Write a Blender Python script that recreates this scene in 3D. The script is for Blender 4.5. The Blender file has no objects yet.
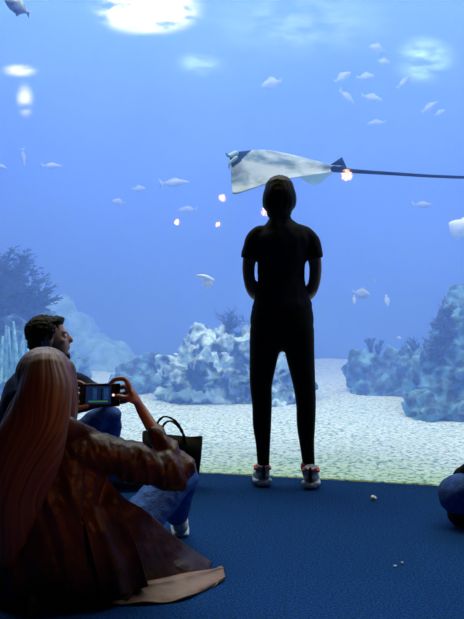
import bpy, bmesh, math, random
from mathutils import Vector, Matrix, noise
random.seed(7)
PI = math.pi
S = bpy.context.scene
C = S.collection
H = 1.13                       # eye height
F = 900.0
TH = math.atan(30.5 / F)       # camera looks slightly down

# ---------------------------------------------------------------- helpers
def at(px, py, Y):
    u = (px - 232) / F; v = (309.5 - py) / F
    d = Vector((u, math.cos(TH) + v * math.sin(TH), -math.sin(TH) + v * math.cos(TH)))
    return Vector((0, 0, H)) + d * (Y / d.y)
def floor_at(px, py):
    u = (px - 232) / F; v = (309.5 - py) / F
    d = Vector((u, math.cos(TH) + v * math.sin(TH), -math.sin(TH) + v * math.cos(TH)))
    return Vector((0, 0, H)) + d * (H / -d.z)
GA = math.atan(-0.252)
G0 = Vector((0, 5.168, 0))
GU = Vector((math.cos(GA), math.sin(GA), 0)); GV = Vector((-math.sin(GA), math.cos(GA), 0))
def tk(u, v, z=0): return G0 + GU * u + GV * v + Vector((0, 0, z))

def link(name, me, m=None, parent=None):
    o = bpy.data.objects.new(name, me); C.objects.link(o)
    if m is not None and me is not None:
        for k in (m if isinstance(m, (list, tuple)) else [m]): me.materials.append(k)
    if parent is not None: o.parent = parent
    return o
def tag(o, label=None, cat=None, group=None, kind=None):
    if label: o['label'] = label
    if cat: o['category'] = cat
    if group: o['group'] = group
    if kind: o['kind'] = kind
    return o
def empty(name, loc=(0, 0, 0)):
    o = bpy.data.objects.new(name, None); C.objects.link(o); o.location = loc; o.empty_display_size = .1
    return o
def hang(root, o):
    """child built in world coordinates under a moved empty"""
    o.parent = root; o.matrix_parent_inverse = Matrix.Translation(-root.location); return o
def bm_obj(name, bm, m, parent=None, smooth=True):
    bmesh.ops.recalc_face_normals(bm, faces=bm.faces)
    me = bpy.data.meshes.new(name); bm.to_mesh(me); bm.free()
    if smooth:
        for p in me.polygons: p.use_smooth = True
    o = link(name, me, m)
    if parent is not None: hang(parent, o)
    return o

def catmull(P, k):
    out = []
    n = len(P)
    for i in range(n - 1):
        a, b, c, d = P[max(i - 1, 0)], P[i], P[i + 1], P[min(i + 2, n - 1)]
        for j in range(k):
            t = j / k
            out.append(tuple(.5 * ((2 * b[q]) + (-a[q] + c[q]) * t + (2 * a[q] - 5 * b[q] + 4 * c[q] - d[q]) * t * t
                             + (-a[q] + 3 * b[q] - 3 * c[q] + d[q]) * t ** 3) for q in range(len(b))))
    out.append(tuple(P[-1])); return out

def sweep(bm, pts, rad, n=16, side=None, k=4, infl=0.0, cap=True, mod=None, caps=(1, 1)):
    """closed tube through pts; rad entries are r or (a,b): a along side, b across"""
    R = [(r, r) if not isinstance(r, (tuple, list)) else tuple(r) for r in rad]
    Q = catmull([tuple(p) + r for p, r in zip(pts, R)], k)
    P = [Vector(q[:3]) for q in Q]; A = [(max(q[3], .0005) + infl, max(q[4], .0005) + infl) for q in Q]
    N = len(P); T = []
    for i in range(N):
        t = P[min(i + 1, N - 1)] - P[max(i - 1, 0)]
        T.append(t.normalized() if t.length > 1e-9 else Vector((0, 0, 1)))
    s = Vector(side) if side is not None else T[0].orthogonal()
    frames = []
    for i in range(N):
        s2 = (Vector(side) if side is not None else s)
        s2 = s2 - T[i] * s2.dot(T[i])
        if s2.length < 1e-5: s2 = T[i].orthogonal()
        s2.normalize(); s = s2
        frames.append((s2, T[i].cross(s2)))
    rings = []
    def ring(c, f, a, b, ti):
        vs = []
        for j in range(n):
            th = 2 * PI * j / n
            g = mod(ti, th) if mod else 1.0
            vs.append(bm.verts.new(c + f[0] * (a * g * math.cos(th)) + f[1] * (b * g * math.sin(th))))
        rings.append(vs)
    def capr(i, sg):
        a, b = A[i]; m = min(a, b)
        for q in (75, 50, 25):
            q = math.radians(q)
            yield P[i] + T[i] * (sg * m * math.sin(q)), frames[i], a * math.cos(q) , b * math.cos(q)
    if cap and caps[0]:
        for c, f, a, b in capr(0, -1): ring(c, f, a, b, 0)
    for i in range(N): ring(P[i], frames[i], A[i][0], A[i][1], i / (N - 1))
    if cap and caps[1]:
        for c, f, a, b in reversed(list(capr(N - 1, 1))): ring(c, f, a, b, 1)
    for r0, r1 in zip(rings, rings[1:]):
        for j in range(n):
            bm.faces.new((r0[j], r0[(j + 1) % n], r1[(j + 1) % n], r1[j]))
    bm.faces.new(rings[0][::-1]); bm.faces.new(rings[-1])

def ell(bm, c, r, rot=None, seg=20, infl=0.0):
    if not isinstance(r, (tuple, list)): r = (r, r, r)
    M = Matrix.Translation(Vector(c)) @ (rot.to_4x4() if rot is not None else Matrix.Identity(4)) @ Matrix.Diagonal((r[0] + infl, r[1] + infl, r[2] + infl, 1))
    bmesh.ops.create_uvsphere(bm, u_segments=seg, v_segments=seg // 2 + 2, radius=1, matrix=M)
def box(bm, c, s, rot=None, bev=0.0):
    M = Matrix.Translation(Vector(c)) @ (rot.to_4x4() if rot is not None else Matrix.Identity(4)) @ Matrix.Diagonal((s[0], s[1], s[2], 1))
    g = bmesh.ops.create_cube(bm, size=1, matrix=M)
    if bev:
        es = list({e for v in g['verts'] for e in v.link_edges})
        bmesh.ops.bevel(bm, geom=es, offset=bev, segments=2, affect='EDGES', profile=.5)

def fuse(name, bm, voxel, m, parent=None, smooth=3, disp=None, sm_fac=.5):
    """one continuous skin out of overlapping closed shapes"""
    bmesh.ops.recalc_face_normals(bm, faces=bm.faces)
    me = bpy.data.meshes.new('tmp'); bm.to_mesh(me); bm.free()
    o = bpy.data.objects.new('tmp', me); C.objects.link(o)
    md = o.modifiers.new('r', 'REMESH'); md.mode = 'VOXEL'; md.voxel_size = voxel
    if smooth:
        sm = o.modifiers.new('s', 'SMOOTH'); sm.factor = sm_fac; sm.iterations = smooth
    dg = bpy.context.evaluated_depsgraph_get(); dg.update()
    nm = bpy.data.meshes.new_from_object(o.evaluated_get(dg))
    bpy.data.objects.remove(o); bpy.data.meshes.remove(me)
    if disp:
        ns = [v.normal.copy() for v in nm.vertices]
        for v, nn in zip(nm.vertices, ns): v.co = disp(v.co.copy(), nn)
    for p in nm.polygons: p.use_smooth = True
    nm.name = name
    r = link(name, nm, m)
    if parent is not None: hang(parent, r)
    return r

def wrinkle(amp, sc, stretch=(1, 1, 1), ridge=True):
    def f(co, n):
        p = Vector((co.x * stretch[0], co.y * stretch[1], co.z * stretch[2])) * sc
        w = noise.noise(p)
        if ridge: w = (1 - abs(w) * 2.2)
        return co + n * (amp * w + amp * .5 * noise.noise(p * 2.3))
    return f

# ---------------------------------------------------------------- materials
def mat(name, col, rough=.6, col2=None, scale=8, bump=0, bscale=60, spec=.5, sheen=0, metallic=0, stretch=None, contrast=(.35, .65), detail=6, emit=None, es=0):
    m = bpy.data.materials.new(name); m.use_nodes = True
    nt = m.node_tree; N = nt.nodes; L = nt.links
    b = N['Principled BSDF']
    b.inputs['Base Color'].default_value = (*col, 1); b.inputs['Roughness'].default_value = rough
    b.inputs['Specular IOR Level'].default_value = spec; b.inputs['Metallic'].default_value = metallic
    if sheen: b.inputs['Sheen Weight'].default_value = sheen
    tc = N.new('ShaderNodeTexCoord')
    src = tc.outputs['Object']
    if stretch:
        mp = N.new('ShaderNodeMapping'); mp.inputs['Scale'].default_value = stretch
        L.new(src, mp.inputs['Vector']); src = mp.outputs['Vector']
    if col2:
        nz = N.new('ShaderNodeTexNoise'); nz.inputs['Scale'].default_value = scale; nz.inputs['Detail'].default_value = detail
        L.new(src, nz.inputs['Vector'])
        cr = N.new('ShaderNodeValToRGB'); cr.color_ramp.elements[0].position = contrast[0]; cr.color_ramp.elements[1].position = contrast[1]
        cr.color_ramp.elements[0].color = (*col, 1); cr.color_ramp.elements[1].color = (*col2, 1)
        L.new(nz.outputs['Fac'], cr.inputs['Fac']); L.new(cr.outputs['Color'], b.inputs['Base Color'])
    if bump:
        nb = N.new('ShaderNodeTexNoise'); nb.inputs['Scale'].default_value = bscale; nb.inputs['Detail'].default_value = 5
        L.new(src, nb.inputs['Vector'])
        bp = N.new('ShaderNodeBump'); bp.inputs['Strength'].default_value = bump; bp.inputs['Distance'].default_value = .01
        L.new(nb.outputs['Fac'], bp.inputs['Height']); L.new(bp.outputs['Normal'], b.inputs['Normal'])
    if emit:
        b.inputs['Emission Color'].default_value = (*emit, 1); b.inputs['Emission Strength'].default_value = es
    return m

M = {}
M['skin'] = mat('skin', (.28, .12, .07), .5)
M['skin_dark'] = mat('skin_tan', (.40, .21, .14), .5)
M['tee'] = mat('dark_tshirt', (.012, .014, .02), .85, (.02, .024, .035), 30, spec=.12)
M['leggings'] = mat('black_leggings', (.006, .006, .008), .7, spec=.12)
M['bob_hair'] = mat('brown_hair', (.010, .007, .005), .45, (.02, .013, .009), 40, stretch=(1, 1, .08), spec=.12)
M['dark_hair'] = mat('black_hair', (.008, .006, .005), .5, bump=.8, bscale=120, spec=.12)
M['blonde'] = mat('auburn_hair', (.035, .011, .004), .5, (.15, .055, .018), 60, stretch=(1, 1, .05), bump=1.0, bscale=90, contrast=(.25, .75))
def strand_hair(m):
    nt = m.node_tree; N = nt.nodes; L = nt.links
    a = N.new('ShaderNodeAttribute'); a.attribute_name = 'strand'
    tc = N.new('ShaderNodeTexCoord'); sp = N.new('ShaderNodeSeparateXYZ'); cb = N.new('ShaderNodeCombineXYZ')
    L.new(tc.outputs['Object'], sp.inputs[0])
    mz = N.new('ShaderNodeMath'); mz.operation = 'MULTIPLY'; mz.inputs[1].default_value = .12; L.new(sp.outputs['Z'], mz.inputs[0])
    L.new(a.outputs['Fac'], cb.inputs['X']); L.new(mz.outputs[0], cb.inputs['Y'])
    for n in N:
        if n.type == 'TEX_NOISE':
            L.new(cb.outputs[0], n.inputs['Vector']); n.inputs['Scale'].default_value = 14 if n.outputs['Fac'].links[0].to_node.type == 'VALTORGB' else 22
    for n in N:
        if n.type == 'BUMP': n.inputs['Strength'].default_value = .6; n.inputs['Distance'].default_value = .004
strand_hair(M['blonde'])
M['coat'] = mat('brown_leather_coat', (.024, .007, .0025), .45, (.058, .017, .006), 9, spec=.25, bump=.25, bscale=70)
M['coat_lining'] = mat('tan_lining', (.17, .085, .05), .6, (.25, .13, .08), 14, bump=.4, bscale=30)
M['denim'] = mat('blue_denim', (.008, .055, .25), .8, (.02, .11, .42), 45, bump=.5, bscale=140)
M['navy'] = mat('navy_jacket', (.005, .010, .03), .75, (.009, .018, .05), 20, spec=.12)
M['black'] = mat('black_cloth', (.006, .006, .007), .7, spec=.12)
M['bag'] = mat('black_bag_leather', (.003, .003, .004), .6, spec=.12)
M['phone'] = mat('phone_case', (.01, .01, .012), .3)
M['shoe'] = mat('grey_white_mesh', (.48, .52, .58), .6, (.18, .2, .24), 60)
M['sole'] = mat('white_rubber', (.62, .64, .66), .5)
M['sole_dark'] = mat('dark_outsole', (.02, .02, .025), .7)
M['red'] = mat('red_lining', (.85, .06, .05), .6)
M['cream'] = mat('cream_canvas', (.62, .60, .52), .7)
M['brown_boot'] = mat('brown_suede', (.07, .022, .008), .8, (.12, .04, .015), 30)
M['eye_w'] = mat('eye_white', (.7, .7, .7), .3)
M['paper'] = mat('white_paper', (.93, .90, .92), .7)
M['rock'] = mat('encrusted_rock', (.02, .08, .15), .9, (.70, .95, .98), 7, bump=1.0, bscale=30, contrast=(.43, .60), detail=10)
M['rock_dark'] = mat('weedy_rock', (.03, .06, .10), .9, (.16, .40, .50), 9, bump=1.0, bscale=26, contrast=(.42, .62), detail=10)
M['rock_haze'] = mat('hazed_slope_rock', (.14, .32, .42), .9, (.30, .55, .62), 6, bump=1.0, bscale=20, contrast=(.4, .65), detail=8)  # haze of distance put into the colour: pale and low in contrast
M['coral_dark'] = mat('dark_coral', (.012, .045, .085), .8, (.03, .09, .15), 20)
M['coral_pale'] = mat('pale_coral', (.15, .45, .60), .8, (.5, .85, .9), 20)
M['fish'] = mat('silver_fish', (.45, .52, .55), .35, (.25, .32, .38), 14)
M['fish_pale'] = mat('pale_fish', (.75, .82, .82), .35)
M['fish_dark'] = mat('dark_fish', (.05, .10, .15), .5, (.4, .5, .5), 18)
M['fin'] = mat('fish_fin', (.3, .4, .42), .4)

# ---------------------------------------------------------------- the setting
def plane_obj(name, pts, m):
    bm = bmesh.new(); bm.faces.new([bm.verts.new(p) for p in pts]); return bm_obj(name, bm, m, smooth=False)
def slab(name, pts, z0, z1, m):
    bm = bmesh.new()
    a = [bm.verts.new((p[0], p[1], z0)) for p in pts]; b = [bm.verts.new((p[0], p[1], z1)) for p in pts]
    bm.faces.new(a[::-1]); bm.faces.new(b); n = len(pts)
    for i in range(n): bm.faces.new((a[i], a[(i + 1) % n], b[(i + 1) % n], b[i]))
    return bm_obj(name, bm, m, smooth=False)

def carpet_material():
    m = bpy.data.materials.new('carpet_tiles'); m.use_nodes = True
    nt = m.node_tree; N = nt.nodes; L = nt.links; b = N['Principled BSDF']
    b.inputs['Roughness'].default_value = .95; b.inputs['Specular IOR Level'].default_value = .1
    tc = N.new('ShaderNodeTexCoord'); mp = N.new('ShaderNodeMapping')
    mp.inputs['Rotation'].default_value = (0, 0, -GA * .35); mp.inputs['Location'].default_value = (.08, .12, 0)
    L.new(tc.outputs['Object'], mp.inputs['Vector'])
    br = N.new('ShaderNodeTexBrick'); br.offset = 0; br.inputs['Scale'].default_value = 1
    br.inputs['Brick Width'].default_value = .5; br.inputs['Row Height'].default_value = .5
    br.inputs['Mortar Size'].default_value = .003; br.inputs['Mortar Smooth'].default_value = .4
    br.inputs['Color1'].default_value = (.002, .040, .155, 1); br.inputs['Color2'].default_value = (.003, .045, .17, 1)
    br.inputs['Mortar'].default_value = (.005, .035, .13, 1)
    L.new(mp.outputs['Vector'], br.inputs['Vector'])
    nz = N.new('ShaderNodeTexNoise'); nz.inputs['Scale'].default_value = 120; nz.inputs['Detail'].default_value = 3
    L.new(mp.outputs['Vector'], nz.inputs['Vector'])
    cr = N.new('ShaderNodeValToRGB'); cr.color_ramp.elements[0].position = .36; cr.color_ramp.elements[1].position = .66
    cr.color_ramp.elements[0].color = (.38, .38, .38, 1); cr.color_ramp.elements[1].color = (1.6, 1.6, 1.6, 1)
    L.new(nz.outputs['Fac'], cr.inputs['Fac'])
    mx = N.new('ShaderNodeMix'); mx.data_type = 'RGBA'; mx.blend_type = 'MULTIPLY'; mx.inputs[0].default_value = 1
    L.new(br.outputs['Color'], mx.inputs[6]); L.new(cr.outputs['Color'], mx.inputs[7]); L.new(mx.outputs[2], b.inputs['Base Color'])
    bp = N.new('ShaderNodeBump'); bp.inputs['Strength'].default_value = .9; bp.inputs['Distance'].default_value = .006
    L.new(nz.outputs['Fac'], bp.inputs['Height']); L.new(bp.outputs['Normal'], b.inputs['Normal'])
    return m
fl = slab('floor', [(-7, -4, 0), (7, -4, 0), tk(7, 0), tk(-7.2, 0)], -.3, 0, carpet_material()); tag(fl, kind='structure')

def glass_material():
    m = bpy.data.materials.new('acrylic_window'); m.use_nodes = True
    nt = m.node_tree; N = nt.nodes; L = nt.links; N.remove(N['Principled BSDF']); out = N['Material Output']
    t = N.new('ShaderNodeBsdfTransparent'); t.inputs['Color'].default_value = (.97, .99, 1, 1)
    g = N.new('ShaderNodeBsdfGlossy'); g.inputs['Roughness'].default_value = .02
    fr = N.new('ShaderNodeFresnel'); fr.inputs['IOR'].default_value = 1.3
    mx = N.new('ShaderNodeMixShader')
    L.new(fr.outputs['Fac'], mx.inputs['Fac']); L.new(t.outputs[0], mx.inputs[1]); L.new(g.outputs[0], mx.inputs[2]); L.new(mx.outputs[0], out.inputs['Surface'])
    return m
bm = bmesh.new(); bm.faces.new([bm.verts.new(p) for p in (tk(-9, .0, 0), tk(9, .0, 0), tk(9, .0, 7.5), tk(-9, .0, 7.5))])
gl = bm_obj('window_1', bm, glass_material(), smooth=False); tag(gl, kind='structure')

WV0, WV1 = .03, 7.4
def water_material():
    m = bpy.data.materials.new('blue_water'); m.use_nodes = True
    nt = m.node_tree; N = nt.nodes; L = nt.links; N.remove(N['Principled BSDF']); out = N['Material Output']
    sc = N.new('ShaderNodeVolumeScatter'); sc.inputs['Color'].default_value = (.17, .33, .95, 1); sc.inputs['Density'].default_value = .25
    sc.inputs['Anisotropy'].default_value = .0
    ab = N.new('ShaderNodeVolumeAbsorption'); ab.inputs['Color'].default_value = (.60, .62, .97, 1); ab.inputs['Density'].default_value = .12
    ad = N.new('ShaderNodeAddShader'); L.new(sc.outputs[0], ad.inputs[0]); L.new(ab.outputs[0], ad.inputs[1]); L.new(ad.outputs[0], out.inputs['Volume'])
    return m
wt = slab('tank_water', [tk(-8.9, WV0), tk(8.9, WV0), tk(8.9, WV1), tk(-8.9, WV1)], -.6, 7.2, water_material())
tag(wt, 'clear blue water filling the whole aquarium tank behind the window', 'water', kind='stuff')

M['tank'] = mat('tank_wall', (.10, .20, .62), .9, (.13, .25, .7), .6)
def wall(name, a, b):
    bm = bmesh.new(); bm.faces.new([bm.verts.new(p) for p in (tk(a[0], a[1], -.6), tk(b[0], b[1], -.6), tk(b[0], b[1], 7.4), tk(a[0], a[1], 7.4))])
    tag(bm_obj(name, bm, M['tank'], smooth=False), kind='structure')
wall('wall_back', (-9, WV1 + .05), (9, WV1 + .05)); wall('wall_left', (-9, 0), (-9, WV1)); wall('wall_right', (9, 0), (9, WV1))

def sand_z(u, v):
    z = .026 * min(1, v * 1.5) - .004 + .03 * noise.noise(Vector((u * .8, v * .8, 0))) * min(1, v * 2)
    z += .012 * noise.noise(Vector((u * 5, v * 3.5, 3))) * min(1, v * 4 + .2)
    return max(z, -.01)
bm = bmesh.new()
us = [-8.8 + 17.6 * i / 300 for i in range(301)]; vs = [.04 + 7.34 * (j / 200) ** 1.5 for j in range(201)]
g = [[bm.verts.new(tk(u, v, sand_z(u, v))) for u in us] for v in vs]
sk = [bm.verts.new(tk(u, .035, -.25)) for u in us]
for i in range(300): bm.faces.new((sk[i], sk[i + 1], g[0][i + 1], g[0][i]))
for j in range(200):
    for i in range(300): bm.faces.new((g[j][i], g[j][i + 1], g[j + 1][i + 1], g[j + 1][i]))
def sand_material():
    m = mat('coral_sand', (.12, .36, .42), .95, (.80, .92, .88), 34, bump=1.0, bscale=60, contrast=(.34, .54), detail=8)
    nt = m.node_tree; N = nt.nodes; L = nt.links; b = N['Principled BSDF']
    src = b.inputs['Base Color'].links[0].from_socket
    tc = N.new('ShaderNodeTexCoord'); mp = N.new('ShaderNodeMapping'); mp.vector_type = 'TEXTURE'
    mp.inputs['Location'].default_value = tuple(G0); mp.inputs['Rotation'].default_value = (0, 0, GA)
    L.new(tc.outputs['Object'], mp.inputs['Vector'])
    sp = N.new('ShaderNodeSeparateXYZ'); L.new(mp.outputs['Vector'], sp.inputs['Vector'])
    nz = N.new('ShaderNodeTexNoise'); nz.inputs['Scale'].default_value = 3.5; L.new(tc.outputs['Object'], nz.inputs['Vector'])
    ma = N.new('ShaderNodeMath'); ma.operation = 'MULTIPLY_ADD'; ma.inputs[1].default_value = -1.1
    L.new(nz.outputs['Fac'], ma.inputs[0]); L.new(sp.outputs['Y'], ma.inputs[2])
    mr = N.new('ShaderNodeMapRange'); mr.inputs['From Min'].default_value = -.65; mr.inputs['From Max'].default_value = .22
    mr.inputs['To Min'].default_value = 1; mr.inputs['To Max'].default_value = 0
    L.new(ma.outputs[0], mr.inputs['Value'])
    mx = N.new('ShaderNodeMix'); mx.data_type = 'RGBA'; mx.blend_type = 'MULTIPLY'
    mx.inputs[7].default_value = (.62, .80, .62, 1)      # green algae film close to the window
    L.new(mr.outputs[0], mx.inputs[0]); L.new(src, mx.inputs[6]); L.new(mx.outputs[2], b.inputs['Base Color'])
    return m
sd = bm_obj('sand_bed', bm, sand_material()); tag(sd, 'pale coarse coral sand covering the bottom of the tank', 'sand', kind='stuff')

# ---------------------------------------------------------------- reef
def rocky(name, blobs, m, label, voxel=.02, amp=.10, sc=3.6, seed=0, cat='rock', fine=.035):
    bm = bmesh.new()
    base = Vector(blobs[0][0]); base.z = 0
    for c, r in blobs: ell(bm, c, r, Matrix.Rotation(random.uniform(-.5, .5), 3, 'Z'))
    off = Vector((seed * 7.1, seed * 3.3, seed))
    def d(co, n):
        p = co + off
        w = noise.fractal(p * sc, 1.0, 2.0, 4) * amp
        cell = noise.voronoi(p * sc * 1.6)[0][0]
        w += (.35 - cell) * amp * 1.1
        w += noise.noise(p * sc * 5) * fine + (.3 - noise.voronoi(p * sc * 5)[0][0]) * fine * 1.3
        return co + n * w
    o = fuse(name, bm, voxel, m, None, smooth=2, disp=d)
    tag(o, label, cat); return o
def B(px, py, Y, rx, ry, rz):      # a blob by picture place and distance, radii in m
    return (at(px, py, Y), (rx, ry, rz))

rocky('reef_rock', [B(205, 375, 8.2, .42, .4, .36), B(255, 380, 8.3, .45, .4, .34), B(232, 352, 8.4, .36, .35, .26), B(205, 350, 8.5, .26, .3, .18),
                    B(175, 385, 8.2, .2, .3, .22), B(285, 375, 8.4, .3, .35, .3), B(258, 342, 8.5, .2, .25, .16), B(190, 360, 8.5, .2, .25, .2), B(215, 400, 8.2, .5, .35, .15), B(270, 400, 8.2, .4, .35, .15)],
      M['rock'], 'large pale encrusted reef rock on the sand behind the standing woman', amp=.15, fine=.055, seed=1)
rocky('reef_rock', [B(136, 385, 8.9, .30, .32, .22), B(150, 370, 9.1, .20, .28, .22), B(122, 392, 8.9, .16, .28, .13)],
      M['rock_dark'], 'low dim blue rock just left of the large pale reef rock', seed=2, amp=.09)
rocky('reef_rock', [B(450, 395, 7.6, .35, .4, .4), B(462, 350, 7.9, .32, .4, .5), B(478, 330, 8.1, .35, .4, .5), B(424, 408, 7.3, .16, .25, .14), B(445, 412, 7.2, .3, .25, .14), B(490, 390, 7.7, .6, .5, .6), B(440, 375, 7.8, .2, .3, .3)],
      M['rock_dark'], 'tall steep weedy rock at the right edge of the tank view', seed=3, amp=.12)
rocky('reef_rock', [B(385, 390, 8.7, .38, .35, .2), B(365, 375, 8.9, .20, .3, .28), B(400, 372, 8.9, .28, .32, .26), B(353, 382, 8.9, .10, .25, .15), B(420, 380, 8.5, .3, .3, .3)],
      M['rock_dark'], 'dim mid-blue rock ledge on the sand between the woman and the tall right rock', seed=4, amp=.09)
rocky('reef_rock', [B(15, 350, 9.0, .5, .5, .55), B(-25, 340, 9.0, .5, .5, .8), B(35, 385, 8.8, .4, .4, .3), B(60, 375, 9.4, .35, .4, .3)],
      M['rock_dark'], 'shadowy reef rock carrying the bushy coral, behind the seated man', seed=5, amp=.12)
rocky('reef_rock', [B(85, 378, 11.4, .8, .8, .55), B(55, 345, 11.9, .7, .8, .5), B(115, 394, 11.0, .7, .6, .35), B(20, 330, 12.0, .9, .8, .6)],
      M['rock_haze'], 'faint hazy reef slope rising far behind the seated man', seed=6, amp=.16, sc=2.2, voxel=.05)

def branches(bm, base, n, length, spread, r0=.012, depth=2, up=Vector((0, 0, 1)), seg=3, wig=.35):
    for i in range(n):
        d = (up + Vector((random.uniform(-1.4, 1.4) * spread, random.uniform(-1.4, 1.4) * spread, random.uniform(-.5, .5) * spread))).normalized()
        L = length * random.uniform(.65, 1.0)
        p = Vector(base); pts = [p.copy()]
        for k in range(seg):
            d = (d + Vector([random.gauss(0, wig * .4) for _ in range(3)])).normalized()
            p = p + d * (L / seg); pts.append(p.copy())
        rs = [r0 * (1 - .75 * k / seg) for k in range(seg + 1)]
        sweep(bm, pts, rs, n=5, k=1, cap=False)
        if depth > 1:
            for q in pts[1:]:
                branches(bm, q, 3, L * .45, spread * 1.3, r0 * .55, depth - 1, d, 2, wig)
def bush(name, spots, m, label, n=14, length=.4, spread=.7, r0=.012, depth=3, seed=1, cat='coral'):
    random.seed(seed); bm = bmesh.new()
    for p in spots: branches(bm, p, n, length, spread, r0, depth)
    o = bm_obj(name, bm, m); tag(o, label, cat); return o
bush('bushy_coral', [at(-5, 320, 8.2), at(16, 312, 8.2), at(5, 292, 8.3), at(30, 322, 8.3)], M['coral_dark'],
     'large dark blue bushy branching coral above the seated man at the left edge', n=24, length=.36, spread=.72, r0=.018, depth=3, seed=3)
bush('sea_fan', [at(228, 333, 8.3)], M['coral_dark'], 'small dark twiggy sea fan on top of the large pale reef rock', n=14, length=.19, spread=.65, r0=.007, depth=3, seed=5)
bush('seaweed_tuft', [at(437, 358, 7.4), at(440, 345, 7.45), at(445, 330, 7.5)], M['coral_dark'], 'dark feathery seaweed clinging to the left face of the tall right rock', n=16, length=.12, spread=1.1, r0=.008, depth=3, seed=6, cat='seaweed')
bush('seaweed_tuft', [at(449, 318, 7.6)], M['coral_dark'], 'small dark seaweed sprig sticking up from the top of the tall right rock', n=12, length=.10, spread=.8, r0=.007, depth=3, seed=8, cat='seaweed')
bush('stalk_coral', [at(371, 352, 8.8), at(378, 354, 8.8)], M['coral_dark'], 'short dark stalk corals standing on the dim rock ledge', n=6, length=.12, spread=.4, r0=.02, depth=2, seed=9)
bush('stalk_coral', [at(415, 362, 8.5), at(422, 360, 8.5)], M['coral_dark'], 'thin dim stalk corals between the rock ledge and the tall right rock', n=7, length=.2, spread=.35, r0=.012, depth=2, seed=10)
# upright finger coral just left of the seated man
random.seed(12); bm = bmesh.new()
for i in range(34):
    px = random.uniform(-22, 34); base = at(px, random.uniform(372, 384), 7.6 + random.uniform(-.2, .25)); base.z = max(base.z, .05)
    h = random.uniform(.25, .46); d = Vector((random.gauss(0, .08), random.gauss(0, .05), 1))
    sweep(bm, [base, base + d * h * .5, base + d * h], [.022, .02, .008], n=7, k=3)
tag(bm_obj('finger_coral', bm, M['coral_pale']), 'cluster of upright pale blue finger coral at the left edge, behind the man', 'coral')

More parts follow.
